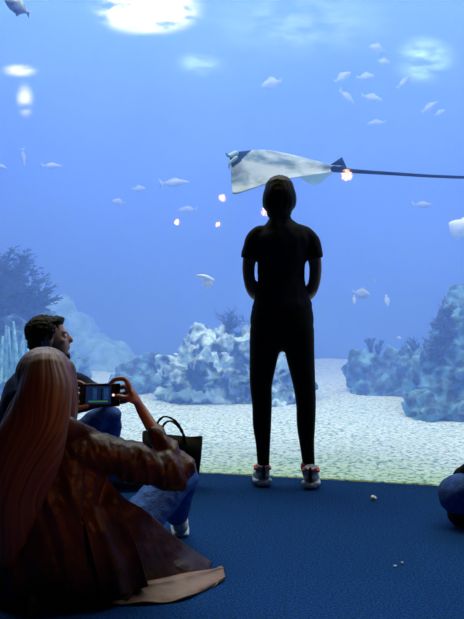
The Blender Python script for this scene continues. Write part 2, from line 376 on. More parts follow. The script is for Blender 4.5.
# ---------------------------------------------------------------- the ray
def build_ray():
    Y = 5.85
    root = empty('manta_ray', at(285, 168, Y))
    tag(root, 'large ray with white belly and dark head gliding above the standing woman', 'ray')
    St = [0, .08, .16, .24, .36, .5, .66, .82, 1]
    O = [(231, 163), (231, 176), (232, 187), (234, 194), (252, 189), (274, 182), (300, 177), (320, 174), (337, 171)]
    U = [(229, 154), (237, 152), (245, 151), (253, 150), (267, 150), (284, 153), (306, 158), (324, 163), (338, 167)]
    OY = [0, -.12, -.26, -.36, -.28, -.18, -.1, -.04, 0]
    UY = [.02, .06, .1, .15, .2, .2, .15, .08, .02]
    rows = catmull([(*a, *b, c, d) for a, b, c, d in zip(O, U, OY, UY)], 6)
    bm = bmesh.new(); NT = 22; front = []; back = []
    for r, row in enumerate(rows):
        ox, oy, ux, uy, oY, uY = row; s = r / (len(rows) - 1)
        A_ = at(ox, oy, Y + oY); B_ = at(ux, uy, Y + uY)
        f, b = [], []
        for j in range(NT + 1):
            t = j / NT
            p = A_.lerp(B_, t)
            th = .085 * math.sin(PI * t ** 1.5) ** .8 * (math.sin(PI * min(.97, s * .8 + .16))) + .003
            bow = Vector((0, .10 * math.sin(PI * t) * (1 - s * .6), 0))
            f.append(bm.verts.new(p + bow + Vector((0, -th, 0)))); b.append(bm.verts.new(p + bow + Vector((0, th, .0))))
        front.append(f); back.append(b)
    for r in range(len(rows) - 1):
        for j in range(NT):
            q = bm.faces.new((front[r][j], front[r + 1][j], front[r + 1][j + 1], front[r][j + 1]))
            cx = rows[r][2] + 0; t = j / NT
            if r <= 17 and t > .08 + .054 * r: q.material_index = 1
            q = bm.faces.new((back[r][j + 1], back[r + 1][j + 1], back[r + 1][j], back[r][j])); q.material_index = 1
    for r in range(len(rows) - 1):
        q = bm.faces.new((front[r][NT], front[r + 1][NT], back[r + 1][NT], back[r][NT])); q.material_index = 0
        q = bm.faces.new((front[r + 1][0], front[r][0], back[r][0], back[r + 1][0])); q.material_index = 1
    bm.faces.new(front[0] + back[0][::-1]); bm.faces.new(front[-1][::-1] + back[-1])
    wh = mat('ray_belly', (.46, .54, .58), .7, (.10, .19, .27), 7, spec=.1, contrast=(.42, .66)); dk = mat('ray_back', (.004, .03, .06), .8, spec=.03)
    o = bm_obj('body', bm, [wh, dk], root)
    # far wing showing below the body
    bm = bmesh.new(); cols = []
    for k in range(13):
        s = k / 12
        a = at(284 + 52 * s, 172 + 1 * s, Y + .08); tipx = 300 + 28 * s; tipy = 176 + 9 * math.sin(PI * min(1, s * 1.02)) ** .8
        b = at(tipx, tipy, Y + .42)
        col = []
        for j in range(7):
            p = a.lerp(b, j / 6); th = .02 * (1 - j / 6.5)
            col.append((bm.verts.new(p + Vector((0, -th, 0))), bm.verts.new(p + Vector((0, th, .004)))))
        cols.append(col)
    for k in range(12):
        for j in range(6):
            bm.faces.new((cols[k][j][0], cols[k + 1][j][0], cols[k + 1][j + 1][0], cols[k][j + 1][0]))
            bm.faces.new((cols[k][j + 1][1], cols[k + 1][j + 1][1], cols[k + 1][j][1], cols[k][j][1]))
        bm.faces.new((cols[k][6][0], cols[k + 1][6][0], cols[k + 1][6][1], cols[k][6][1]))
    bm_obj('wing', bm, mat('ray_wing', (.42, .68, .68), .5), root)
    # head lobes
    for (p0, p1, p2, r) in (((236, 153, -.02), (229, 156, -.06), (226, 153, -.08), .022), ((236, 158, -.08), (230, 163, -.12), (229, 168, -.14), .018)):
        bm = bmesh.new(); sweep(bm, [at(p0[0], p0[1], Y + p0[2]), at(p1[0], p1[1], Y + p1[2]), at(p2[0], p2[1], Y + p2[2])], [(r, r * .7), (r * .8, r * .5), (.006, .004)], n=10)
        bm_obj('head_lobe', bm, mat('ray_lobe', (.25, .45, .5), .5), root)
    # dark pelvic and dorsal fins at the tail root
    for tri in (((330, 165), (342, 157), (346, 166)), ((332, 168), (346, 165), (348, 174))):
        bm = bmesh.new(); c = sum((at(x, y, Y) for x, y in tri), Vector()) / 3
        a = [bm.verts.new(at(x, y, Y - .0)) for x, y in tri]; t1 = bm.verts.new(c + Vector((0, -.03, 0))); t2 = bm.verts.new(c + Vector((0, .03, 0)))
        for i in range(3): bm.faces.new((a[i], a[(i + 1) % 3], t1)); bm.faces.new((a[(i + 1) % 3], a[i], t2))
        bm_obj('tail_fin', bm, dk, root)
    bm = bmesh.new()
    sweep(bm, [at(334, 169, Y), at(352, 171, Y), at(390, 173.5, Y), at(440, 176.5, Y + .05), at(500, 178, Y + .2), at(540, 176, Y + .3)], [.022, .014, .011, .010, .008, .004], n=8, k=5)
    bm_obj('tail', bm, mat('ray_tail', (.004, .02, .05), .8, spec=.03), root)
build_ray()

# ---------------------------------------------------------------- fish
def fish(px, py, Y, lpx, ang, label, kind='silver', hh=.32, face=1, yaw=.3, name='fish', cat='fish', group='silver fish swimming in open water'):
    L = lpx * Y / F; c = at(px, py, Y)
    bm = bmesh.new()
    prof = [(-.5, .02), (-.46, .10), (-.36, .26), (-.18, .44), (.02, .5), (.2, .38), (.34, .18), (.42, .09)]
    sweep(bm, [Vector((x * L, 0, 0)) for x, _ in prof], [(h * hh * L * .42, h * hh * L) for _, h in prof], n=12, side=(0, 1, 0), k=3)
    def fin(pts, th=.008):
        a = [bm.verts.new(Vector((x * L, -th * L, z * L))) for x, z in pts]; b = [bm.verts.new(Vector((x * L, th * L, z * L))) for x, z in pts]
        f1 = bm.faces.new(a); f2 = bm.faces.new(b[::-1]); f1.material_index = f2.material_index = 1; n = len(pts)
        for i in range(n): q = bm.faces.new((a[(i + 1) % n], a[i], b[i], b[(i + 1) % n])); q.material_index = 1
    fin([(.38, .03), (.56, .17), (.50, 0), (.56, -.17), (.38, -.03)])
    fin([(-.2, hh * .38), (-.05, hh * .72), (.2, hh * .52), (.3, hh * .2)])
    fin([(.02, -hh * .4), (.12, -hh * .7), (.28, -hh * .2)])
    ell(bm, (-.36 * L, -.045 * L, .02 * L), .022 * L, seg=8); ell(bm, (-.36 * L, .045 * L, .02 * L), .022 * L, seg=8)
    mm = {'silver': [M['fish'], M['fin']], 'pale': [M['fish_pale'], M['fish_pale']], 'dark': [M['fish_dark'], M['fin']]}[kind]
    o = bm_obj(name, bm, mm)
    o.location = c
    o.rotation_euler = (Matrix.Rotation(yaw, 3, 'Z') @ Matrix.Rotation(math.radians(ang), 3, 'Y') @ (Matrix.Rotation(PI, 3, 'Z') if face > 0 else Matrix.Identity(3))).to_euler()
    tag(o, label, cat, group)
FS = [
 (271, 84, 10.5, 22, -8, 'plump pale fish high above the standing woman, alone in open water', 'silver', .5, -1),
 (52, 166, 10.5, 20, 0, 'slim fish at mid height near the left edge of the tank', 'silver', .28, 1),
 (2, 167, 9.5, 10, 20, 'tiny fish cut by the left edge of the frame at mid height', 'silver', .4, 1),
 (139, 189, 10.8, 16, 0, 'upper of two small fish left of the slim pale one', 'silver', .36, 1),
 (118, 202, 10.8, 13, 10, 'lower of two small round fish in the left half of the water', 'silver', .45, -1),
 (175, 183, 9.6, 29, -3, 'slim pale fish left of the ray and level with the woman\'s head', 'silver', .26, 1),
 (187, 210, 10.8, 20, 0, 'faint fish just below the slim pale one, left of the woman', 'silver', .33, -1),
 (377, 49, 11, 19, 12, 'roundish fish, topmost of the upper right shoal', 'silver', .5, -1),
 (384, 62, 11, 13, 10, 'small fish directly below the topmost one of the upper right shoal', 'silver', .5, 1),
 (343, 77, 11, 18, -30, 'tilted fish on the left of the shoal, level with another beside it', 'silver', .42, 1),
 (366, 77, 11, 18, 0, 'level fish in the middle of the upper right shoal', 'silver', .42, 1),
 (347, 97, 11, 20, 40, 'steeply tilted fish at the lower left of the shoal', 'silver', .34, 1),
 (372, 98, 11, 21, 14, 'gently tilted long fish low in the shoal, right of a steeper one', 'silver', .34, 1),
 (376, 123, 11, 18, 0, 'lowest fish of the upper right shoal, apart from the others', 'silver', .32, -1),
 (404, 82, 11, 20, -42, 'slanting fish below the bright cyan glow at upper right', 'silver', .26, 1),
 (430, 107, 11, 20, -32, 'left one of two slanting fish near the right edge, above the ray\'s tail', 'silver', .32, 1),
 (440, 113, 11, 13, -25, 'right and smaller one of two slanting fish above the ray\'s tail', 'silver', .4, 1),
 (423, 205, 9.5, 24, 0, 'slim faint fish below the ray\'s tail', 'silver', .24, 1),
 (459, 229, 8, 24, 30, 'deep-bodied pale fish at the right edge below the ray\'s tail', 'pale', .8, -1),
 (362, 294, 9.5, 18, 10, 'rounded pale fish above the dim rock ledge', 'silver', .55, 1),
 (354, 300, 9.5, 9, 85, 'small upright fish close to the rounded one above the ledge', 'pale', .4, 1),
 (387, 301, 9.5, 12, 80, 'small pale fish hanging nose up above the dim rock ledge', 'pale', .4, 1),
 (399, 338, 9, 5, 0, 'tiny white fish between the ledge and the tall right rock', 'pale', .6, 1),
 (374, 281, 9.5, 7, 80, 'very small upright fish higher than the others above the ledge', 'silver', .35, 1),
 (23, 158, 9, 18, 85, 'thin upright fish hanging at mid height near the left edge', 'silver', .22, 1),
 (225, 354, 7.3, 9, 15, 'tiny silver fish in front of the large pale reef rock', 'pale', .35, -1),
]
for k, f in enumerate(FS):
    fish(f[0], f[1], f[2], f[3], f[4], f[5], f[6], f[7], f[8], yaw=((k * 37) % 10 - 5) * .09)
fish(17, 7, 6.3, 26, 25, 'mottled dark fish at the very top near the left corner', 'dark', .5, -1, group=None)
# striped fish by the woman's waist
bm = bmesh.new(); c = at(208, 280, 7)
for k, a in enumerate((-50, -15, 20, 50)):
    a = math.radians(a); d = Vector((math.sin(a) * .75, -.2, -math.cos(a)))
    sweep(bm, [c, c + d * .04, c + d * .07], [.008, .012, .004], n=6)
sweep(bm, [c + Vector((-.09, 0, .035)), c + Vector((-.03, 0, .025)), c + Vector((.04, 0, 0))], [.006, .02, .012], n=10)
tag(fuse('lionfish', bm, .006, M['fish_pale'], smooth=1), 'small white spread-finned fish left of the standing woman\'s waist', 'fish')

# ---------------------------------------------------------------- people: shared pieces
def head_prims(bm, c, rot, s=1.0, infl=0.0):
    """head: face looks along local +Y, z up; c is the middle of the skull"""
    def P(x, y, z): return c + rot @ (Vector((x, y, z)) * s)
    def E(x, y, z, a, b, d): ell(bm, P(x, y, z), (a * s, b * s, d * s), rot, infl=infl)
    E(0, -.012, .025, .074, .092, .085)           # cranium
    E(0, .035, -.035, .058, .058, .075)           # face
    E(0, .055, -.085, .032, .032, .028)           # chin
    E(0, .02, -.065, .052, .05, .04)              # jaw
    E(0, .078, .022, .045, .014, .012)            # brow
    E(0, .098, -.018, .011, .016, .018)           # nose
    E(0, .106, -.026, .012, .012, .009)
    E(0, .086, .0, .009, .014, .022)
    E(0, .088, -.052, .022, .010, .006)           # lips
    E(0, .086, -.063, .019, .010, .006)
    for q in (-1, 1):
        E(q * .072, -.005, -.012, .008, .018, .030)   # ears
        E(q * .036, .062, -.02, .022, .018, .016)     # cheeks
    sweep(bm, [P(0, -.01, -.05), P(0, -.02, -.11), P(0, -.03, -.16)], [.052 * s, .05 * s, .055 * s], infl=infl)
def eyes(c, rot, s, root):
    for q in (-1, 1):
        bm = bmesh.new(); ell(bm, c + rot @ (Vector((q * .03, .074, .004)) * s), .0125 * s, seg=12)
        bm_obj('eye', bm, M['eye_w'], root)
def chain(bm, pts, rads, infl=0): sweep(bm, pts, rads, n=10, k=2, infl=infl)
def hand_prims(bm, wrist, knuckle, across, fingers, thumb, r=.009):
    """wrist and knuckle-row centre; across = palm width direction; fingers: four lists of points from the knuckle"""
    w = Vector(wrist); k = Vector(knuckle); a = Vector(across).normalized()
    sweep(bm, [w, w.lerp(k, .5), k], [(.024, .016), (.036, .016), (.038, .012)], side=a, n=14)
    for i, pts in enumerate(fingers):
        b = k + a * (.027 - .018 * i)
        pts = [w.lerp(b, .75), b] + [Vector(p) for p in pts]
        chain(bm, pts, [r * .9, r * 1.05] + [r * (1 - .1 * j) for j in range(len(pts) - 2)])
    tp = [w.lerp(k, .25) + a * .018] + [Vector(p) for p in thumb]
    chain(bm, tp, [r * 1.3, r * 1.25] + [r * 1.05] * (len(tp) - 2))

def sneaker(root, heel, yaw, L=.25, name='sneaker'):
    """trainer seen from behind: upper with coloured collar, midsole, outsole"""
    R = Matrix.Rotation(yaw, 3, 'Z')
    def P(x, y, z): return Vector(heel) + R @ Vector((x, y, z))
    side = R @ Vector((1, 0, 0)); k = L / .25
    bm = bmesh.new()
    sweep(bm, [P(0, .02, .055), P(0, .08 * k, .055), P(0, .15 * k, .045), P(0, .215 * k, .036)], [(.036, .036), (.038, .036), (.043, .028), (.036, .018)], side=side)
    sweep(bm, [P(0, .035, .05), P(0, .035, .09), P(0, .03, .118)], [(.040, .038), (.038, .040), (.036, .038)], side=side, caps=(1, 0))
    up = fuse(name, bm, .005, M['shoe'], root, smooth=3)
    bm = bmesh.new()
    sweep(bm, [P(0, -.005, .022), P(0, .05, .022), P(0, .12 * k, .020), P(0, .2 * k, .018), P(0, .235 * k, .02)], [(.036, .018), (.04, .018), (.043, .016), (.045, .015), (.03, .012)], side=side)
    for q in (-1, 1): sweep(bm, [P(q * .028, -.004, .035), P(q * .04, .03, .028), P(q * .043, .08, .026)], [.010, .012, .008])
    so = fuse('midsole', bm, .005, M['sole'], root, smooth=1); 
    bm = bmesh.new(); sweep(bm, [P(0, -.012, .008), P(0, .05, .007), P(0, .12 * k, .007), P(0, .22 * k, .008)], [(.032, .008), (.038, .007), (.042, .007), (.034, .007)], side=side)
    ou = bm_obj('outsole', bm, M['sole_dark'], root)
    bm = bmesh.new()
    for q in (-1, 1): sweep(bm, [P(q * .033, .012, .10), P(q * .040, .035, .094), P(q * .036, .06, .104)], [.006, .009, .008])
    sweep(bm, [P(-.028, .006, .112), P(0, -.006, .104), P(.028, .006, .112)], [.004, .004, .004])
    co = bm_obj('collar', bm, M['red'], root); tag(co, 'bright red padded collar')
    bm = bmesh.new(); sweep(bm, [P(0, -.012, .05), P(0, -.012, .075), P(0, -.010, .118)], [(.009, .004), (.010, .004), (.007, .004)], side=side)
    tb = bm_obj('heel_tab', bm, M['sole_dark'], root)
    for o in (so, ou, co, tb):
        mw = o.matrix_parent_inverse.copy(); o.parent = up; o.matrix_parent_inverse = mw
        o.matrix_parent_inverse = Matrix.Translation(-root.location) if False else Matrix.Identity(4)
    return up

# ---------------------------------------------------------------- standing woman
def standing_woman():
    Y = 4.90
    f0 = floor_at(283, 489)
    root = empty('standing_person', (f0.x, Y, 0))
    tag(root, 'person in dark t-shirt and leggings standing with back to us before the tank', 'person')
    A = lambda x, y, dy=0: at(x, y, Y + dy)
    def torso(bm, i, top=True, bottom=True):
        rows = [(282, 334, .15, .095), (282, 322, .172, .115), (282, 306, .160, .108), (281.5, 290, .135, .09), (281, 273, .122, .082), (281.5, 257, .132, .095), (282, 243, .155, .10), (282, 233, .145, .085), (281, 227, .10, .07), (280.5, 222, .068, .06), (280.5, 218, .052, .052)]
        if not top: rows = rows[:4]
        if not bottom: rows = rows[2:]
        sweep(bm, [A(r[0], r[1]) for r in rows], [(r[2], r[3]) for r in rows], side=(1, 0, 0), n=24, infl=i)
    def legs(bm, i):
        for q, xs in ((-1, (266, 264, 261, 262, 262, 263, 263.5)), (1, (298, 300, 304, 306, 306, 307, 309.5))):
            ys = (330, 354, 383, 404, 425, 445, 472)
            rs = (.088, .079, .062, .054, .050, .039, .031)
            dy = (0, .0, .01, .0, -.01, 0, 0)
            sweep(bm, [A(x, y, d) for x, y, d in zip(xs, ys, dy)], rs, n=18, infl=i)
    def arms(bm, i, full=True):
        for q in (-1, 1):
            X = (lambda x: x) if q < 0 else (lambda x: 564 - x)
            pts = [A(X(260), 234), A(X(253.5), 241), A(X(251), 252), A(X(248.5), 268), A(X(250.5), 285, .0)]
            rs = [.044, .044, .040, .035, .033]
            if full:
                pts += [A(X(256), 294, .06), A(X(266), 300, .15), A(X(274), 302, .19)]; rs += [.036, .029, .024]
            else: pts = pts[:3] + [A(X(249.5), 259)]; rs = [.044, .045, .046, .046]
            sweep(bm, pts, rs, n=14, infl=i, caps=(1, 1 if full else 0))
    hc = A(279.5, 201); rot = Matrix.Rotation(.05, 3, 'Z')
    bm = bmesh.new(); torso(bm, -.006); legs(bm, -.005); arms(bm, 0); head_prims(bm, hc + Vector((0, 0, -.01)), rot, .97)
    for q in (-1, 1):
        X = (lambda x: x) if q < 0 else (lambda x: 564 - x)
        w = A(X(274), 302, .19); kn = A(X(283), 304, .20 + .03 * (q > 0))
        d = Vector((-q, 0, 0))
        fs = [[kn + Vector((-q * .03, .01, .02 - .016 * i)), kn + Vector((-q * .045, -.015, .018 - .016 * i))] for i in range(4)]
        hand_prims(bm, w, kn, (0, 0, 1), fs, [w + Vector((-q * .02, -.01, .04)), w + Vector((-q * .045, -.005, .05))])
        ft = at(264 if q < 0 else 308, 483, Y)
        sweep(bm, [A(264 if q < 0 else 306, 466), Vector((ft.x, Y, .06)), Vector((ft.x, Y + .1, .045))], [.032, .03, .025])
    fuse('body', bm, .009, M['skin'], root, smooth=2)
    eyes(hc + Vector((0, 0, -.01)), rot, .97, root)
    bm = bmesh.new(); torso(bm, .004, bottom=False); arms(bm, .002, full=False)
    w = wrinkle(.004, 14, (1, 1, .6))
    fuse('t_shirt', bm, .010, M['tee'], root, smooth=3, disp=w)
    bm = bmesh.new(); torso(bm, .002, top=False); legs(bm, .001)
    fuse('leggings', bm, .010, M['leggings'], root, smooth=2)
    # bob haircut
    bm = bmesh.new()
    ell(bm, hc + Vector((0, -.015, .028)), (.086, .098, .09))
    sweep(bm, [A(279.5, 190, -.01), A(279.5, 198, -.02), A(279, 206, -.03), A(279, 211, -.03)], [(.082, .09), (.092, .09), (.089, .08), (.070, .06)], side=(1, 0, 0), n=22)
    def d(co, n): return co + n * .003 * noise.noise(Vector((co.x * 90, co.y * 90, co.z * 9)))
    fuse('hair', bm, .006, M['bob_hair'], root, smooth=3, disp=d)
    for px, py, yaw in ((263.5, 487.5, .10), (310.5, 490, -.16)):
        h = floor_at(px, py)
        sneaker(root, (h.x, h.y + .01, 0), yaw, L=.20)
standing_woman()

# ---------------------------------------------------------------- seated woman with the phone
def hug(root, o): hang(root, o)
def phone_woman():
    root = empty('seated_person', (at(62, 560, 3.2).x, 3.2, 0))
    tag(root, 'person in long brown coat with long hair sitting on the floor filming the tank', 'person')
    hc = at(45, 384, 3.22); rot = Matrix.Rotation(-.45, 3, 'Z')
    sh = at(95, 454, 3.17); el = at(179, 473, 3.25); wr = at(141, 409, 3.34)
    shl = at(5, 462, 3.25); ell_ = at(24, 488, 3.42); wrl = at(66, 409, 3.40)
    hip = at(98, 572, 3.3); kn = at(180, 477, 3.62); an = at(176, 516, 3.93)
    def legs(bm, i):
        sweep(bm, [at(70, 572, 3.2), hip, hip.lerp(kn, .5) + Vector((0, 0, .01)), kn, kn.lerp(an, .45), an.lerp(kn, .08)], [(.1), .092, .078, .064, .056, .048], n=18, infl=i)
    bm = bmesh.new()
    tor = [(62, 575, 3.18, .17, .12), (58, 545, 3.17, .155, .11), (54, 515, 3.17, .14, .10), (50, 480, 3.18, .165, .105), (48, 455, 3.19, .17, .09), (47, 438, 3.2, .09, .06), (46, 425, 3.21, .05, .05)]
    def torso(bm, i, rows=tor): sweep(bm, [at(r[0], r[1], r[2]) for r in rows], [(r[3], r[4]) for r in rows], side=(1, .15, 0), n=26, infl=i)
    def arms(bm, i, cut=1.0):
        e2 = el.lerp(wr, .45)
        sweep(bm, [sh + Vector((-.05, 0, .01)), sh, sh.lerp(el, .5), el, el.lerp(wr, .25), e2] + ([wr] if not cut < 1 else []), [.05, .048, .042, .036, .04, .033] + ([.024] if not cut < 1 else []), n=14, infl=i)
        sweep(bm, [shl + Vector((.05, 0, 0)), shl, shl.lerp(ell_, .5), ell_, ell_.lerp(wrl, .5)] + ([wrl] if not cut < 1 else []), [.05, .048, .042, .038, .033] + ([.024] if not cut < 1 else []), n=14, infl=i)
    torso(bm, -.012); arms(bm, -.004); legs(bm, -.008); head_prims(bm, hc, rot, .98)
    # left leg folded flat on the floor under the coat
    k2 = at(30, 590, 3.6); k2.z = .10; a2 = at(110, 585, 3.6); a2.z = .07
    sweep(bm, [at(55, 575, 3.2), Vector((k2.x, k2.y - .15, .11)), k2], [.095, .08, .06]); sweep(bm, [k2, a2], [.058, .038])
    # right hand gripping the phone's right end: wrist -> knuckles, fingers arched over the top edge
    PY = 3.36
    kr = at(131, 390, 3.33)
    fs = [[at(125, 379, 3.325), at(115, 379.5, 3.335), at(110, 384, 3.345)],
          [at(126, 386, 3.39), at(119, 388, 3.405), at(112, 391, 3.40)],
          [at(127, 393, 3.40), at(119, 395, 3.41), at(112, 397, 3.40)],
          [at(128, 400, 3.39), at(121, 402, 3.40), at(114, 403, 3.395)]]
    hand_prims(bm, wr, kr, at(127, 384, 3.30) - at(135, 398, 3.34), fs, [at(134, 401, 3.30), at(126, 398, 3.31), at(117, 396.5, 3.345)], r=.0105)
    kl = at(68, 395, 3.41)
    fl_ = [[at(74, 382, 3.40), at(79, 382, 3.375), at(84, 384, 3.345)],
           [at(72, 388, 3.41), at(79, 389, 3.405), at(86, 390, 3.40)],
           [at(72, 394, 3.41), at(79, 396, 3.405), at(86, 397, 3.40)],
           [at(72, 401, 3.41), at(78, 403, 3.405), at(84, 404, 3.40)]]
    hand_prims(bm, wrl, kl, (0, 0, 1), fl_, [at(72, 408, 3.36), at(79, 408, 3.335), at(87, 406, 3.34)])
    fuse('body', bm, .0065, M['skin'], root, smooth=1)
    eyes(hc, rot, .98, root)
    # jeans
    bm = bmesh.new(); legs(bm, .006)
    fuse('jeans', bm, .009, M['denim'], root, smooth=2, disp=wrinkle(.0035, 26, (1, .5, 1)))
    # canvas shoe
    h = an.copy(); h.z = 0
    R = Matrix.Rotation(.1, 3, 'Z'); P = lambda x, y, z: h + R @ Vector((x, y, z))
    bm = bmesh.new(); sweep(bm, [P(.02, -.02, .05), P(.02, .08, .045), P(.02, .17, .03)], [(.034, .04), (.038, .036), (.034, .022)], side=R @ Vector((1, 0, 0)))
    shoe = fuse('shoe', bm, .006, M['cream'], root, smooth=2)
    bm = bmesh.new(); sweep(bm, [P(.02, -.03, .012), P(.02, .08, .012), P(.02, .18, .012)], [(.036, .012), (.042, .012), (.038, .012)], side=R @ Vector((1, 0, 0)))
    so = bm_obj('sole', bm, M['sole'], root); so.parent = shoe; so.matrix_parent_inverse = Matrix.Identity(4)
    # coat: upper body, sleeves, skirt
    bm = bmesh.new()
    ct = [(64, 590, 3.16, .25, .14), (62, 560, 3.15, .225, .135), (58, 525, 3.15, .195, .125), (54, 490, 3.16, .195, .125), (52, 462, 3.18, .19, .11), (50, 446, 3.19, .15, .09), (48, 434, 3.19, .095, .075)]
    torso(bm, 0, ct)
    e2 = el.lerp(wr, .58)
    sweep(bm, [sh + Vector((-.09, 0, .01)), sh + Vector((0, 0, .0)), sh.lerp(el, .3), sh.lerp(el, .65), el, el.lerp(wr, .2), e2], [.072, .076, .072, .067, .062, .054, .036], n=18)
    e3 = ell_.lerp(wrl, .45)
    sweep(bm, [shl + Vector((.06, 0, 0)), shl, shl.lerp(ell_, .5), ell_, e3], [.075, .075, .068, .060, .046], n=18)
    # collar
    sweep(bm, [at(30, 432, 3.10), at(50, 427, 3.09), at(74, 430, 3.12), at(92, 436, 3.17), at(102, 441, 3.2)], [(.02, .034), (.02, .034), (.02, .034), (.016, .026), (.008, .014)], side=(0, 1, 0))
    axis = (el - sh).normalized()
    def cd(co, n):
        w = 0
        t = (co - sh).dot(axis)
        def ridge(x): return 1 - abs(noise.noise(x)) * 3.2
        if co.x > sh.x - .03 and co.z > .3:       # sleeve folds run obliquely round the arm
            q = Vector((t * 20 + co.z * 9, co.z * 6 - t * 3, co.y * 7))
            w += .008 * ridge(q) * max(.25, min(1, (t + .05) * 5)) + .003 * ridge(q * 2.3)
        else:                                       # long drape folds
            q = Vector((co.x * 11 + co.z * 3, co.y * 5, co.z * 2.6))
            w += .012 * ridge(q) + .004 * ridge(q * 2.4)
        w += .003 * noise.noise(co * 40)
        return co + n * w
    coat = fuse('coat', bm, .008, M['coat'], root, smooth=3, disp=cd)
    # skirt panels: thick cloth sheets between an upper and a lower edge
    def sheet(name, up, lo, m, folds, amp, th=.008, nu=60, nv=40, sag=0.0, ph=0, along=0):
        U = catmull([tuple(at(*p)) for p in up], 12); Lo = catmull([tuple(at(*p)) for p in lo], 12)
        bm = bmesh.new(); G = []
        for j in range(nv + 1):
            t = j / nv; row = []
            for i in range(nu + 1):
                s = i / nu
                def smp(Q):
                    x = s * (len(Q) - 1); k = min(int(x), len(Q) - 2); return Vector(Q[k]).lerp(Vector(Q[k + 1]), x - k)
                p = smp(U).lerp(smp(Lo), t)
                w = (math.sin(t * along + ph + 2.5 * s + 1.8 * noise.noise(Vector((s * 2.5, t * 2, ph)))) * amp * (.5 + .8 * s) if along else math.sin(s * folds + ph + 2.2 * t + 1.5 * noise.noise(Vector((s * 3, t * 2, ph)))) * amp * (.25 + t * .9)) + .006 * noise.noise(p * 16) + .003 * noise.noise(p * 40)
                p += Vector((.2 * w, -w, .35 * w + sag * math.sin(PI * t)))
                p.z = max(p.z, .008 + .004 * math.sin(s * folds * 2))
                row.append(bm.verts.new(p))
            G.append(row)
        for j in range(nv):
            for i in range(nu): bm.faces.new((G[j][i], G[j][i + 1], G[j + 1][i + 1], G[j + 1][i]))
        o = bm_obj(name, bm, m)
        md = o.modifiers.new('s', 'SOLIDIFY'); md.thickness = th; md.offset = 0
        dg = bpy.context.evaluated_depsgraph_get(); dg.update()
        nm = bpy.data.meshes.new_from_object(o.evaluated_get(dg)); o.modifiers.clear(); o.data = nm
        for p in nm.polygons: p.use_smooth = True
        hang(root, o); o.parent = coat; o.matrix_parent_inverse = Matrix.Identity(4)
        return o
    sheet('skirt_panel', [(106, 476, 3.14), (122, 496, 3.17), (146, 511, 3.22), (168, 531, 3.33), (190, 548, 3.45), (211, 563, 3.54)],
          [(70, 592, 3.02), (95, 596, 3.04), (125, 600, 3.10), (150, 598, 3.18), (182, 590, 3.28), (209, 579, 3.38)], M['coat'], 15, .016, sag=.02)
    sheet('front_flap', [(98, 466, 3.19), (110, 486, 3.15), (119, 506, 3.12), (130, 530, 3.13), (140, 556, 3.13), (148, 586, 3.14)],
          [(70, 476, 3.16), (78, 505, 3.09), (86, 530, 3.03), (92, 556, 3.02), (98, 580, 3.02), (100, 602, 3.03)], M['coat'], 12, .012, ph=1, along=8)
    sheet('hem', [(30, 596, 3.04), (60, 590, 3.07), (100, 586, 3.10), (150, 582, 3.22), (190, 573, 3.34), (222, 571, 3.46)],
          [(28, 618, 2.97), (50, 611, 3.03), (80, 606, 3.08), (125, 608, 3.08), (180, 602, 3.12), (225, 582, 3.34)], M['coat_lining'], 20, .008, sag=.03, ph=2, along=11)
    # long hair
    bm = bmesh.new()
    ell(bm, hc + Vector((0, -.01, .03)), (.103, .112, .105))
    hr = [(46, 372, 3.17, .085, .08), (45, 392, 3.12, .096, .07), (40, 415, 3.09, .106, .06), (30, 445, 3.06, .120, .05), (20, 480, 3.04, .110, .045), (10, 520, 3.03, .085, .04), (0, 560, 3.03, .05, .03)]
    sweep(bm, [at(r[0], r[1], r[2]) for r in hr], [(r[3], r[4]) for r in hr], side=(1, 0, 0), n=26)
    sweep(bm, [at(64, 370, 3.22), at(69, 392, 3.2), at(71, 412, 3.18), at(72, 430, 3.16)], [(.04, .06), (.032, .06), (.024, .045), (.010, .02)], side=(1, 0, 0))
    sweep(bm, [at(28, 392, 3.2), at(17, 415, 3.16), at(4, 450, 3.12), at(-6, 500, 3.1)], [(.03, .05), (.04, .05), (.04, .04), (.02, .02)], side=(1, 0, 0))
    def hd(co, n):
        u = strand(co)
        return co + n * (.004 * noise.noise(Vector((u * 9, 0, co.z * 1.5))) + .0022 * noise.noise(Vector((u * 26, 5, co.z * 2))))
    def strand(co):
        a = math.atan2(co.x - hc.x, hc.y + .03 - co.y)
        k = max(0, min(1, (hc.z + .05 - co.z) / .45)); k = k * k * (3 - 2 * k)
        return a * (1 - k) + k * (co.x - hc.x + .12 * k) * 7 + .10 * noise.noise(co * 7)
    ho = fuse('hair', bm, .0055, M['blonde'], root, smooth=4, disp=hd)
    at_ = ho.data.attributes.new('strand', 'FLOAT', 'POINT')
    for k, v in enumerate(ho.data.vertices): at_.data[k].value = strand(v.co)

    # phone in her hands
    ph = empty('smartphone', at(94.5, 394, PY)); tag(ph, 'smartphone held sideways by the seated long-haired person, screen showing the tank', 'phone')
    pa, pb, pc, pd = at(79.5, 384, PY), at(120, 383.5, PY), at(120, 406, PY), at(79, 407, PY)
    ux = (pb - pa).normalized(); uz = (pa - pd).normalized(); uy = ux.cross(uz).normalized()   # uy away from us
    if uy.y < 0: uy = -uy
    R = Matrix((ux, uy, uz)).transposed(); cc = (pa + pb + pc + pd) / 4; wv = (pb - pa).length; hv = (pa - pd).length
    bm = bmesh.new(); box(bm, cc + uy * .005, (wv, .009, hv), R, .003); bm_obj('phone_body', bm, M['phone'], ph)
    bm = bmesh.new(); box(bm, cc - uy * .0003 + ux * (-.0045), (wv * .62, .0012, hv * .78), R)
    scr = bm_obj('screen', bm, mat('screen_image', (.01, .02, .05), .2, emit=(.006, .022, .085), es=.6), ph, smooth=False)
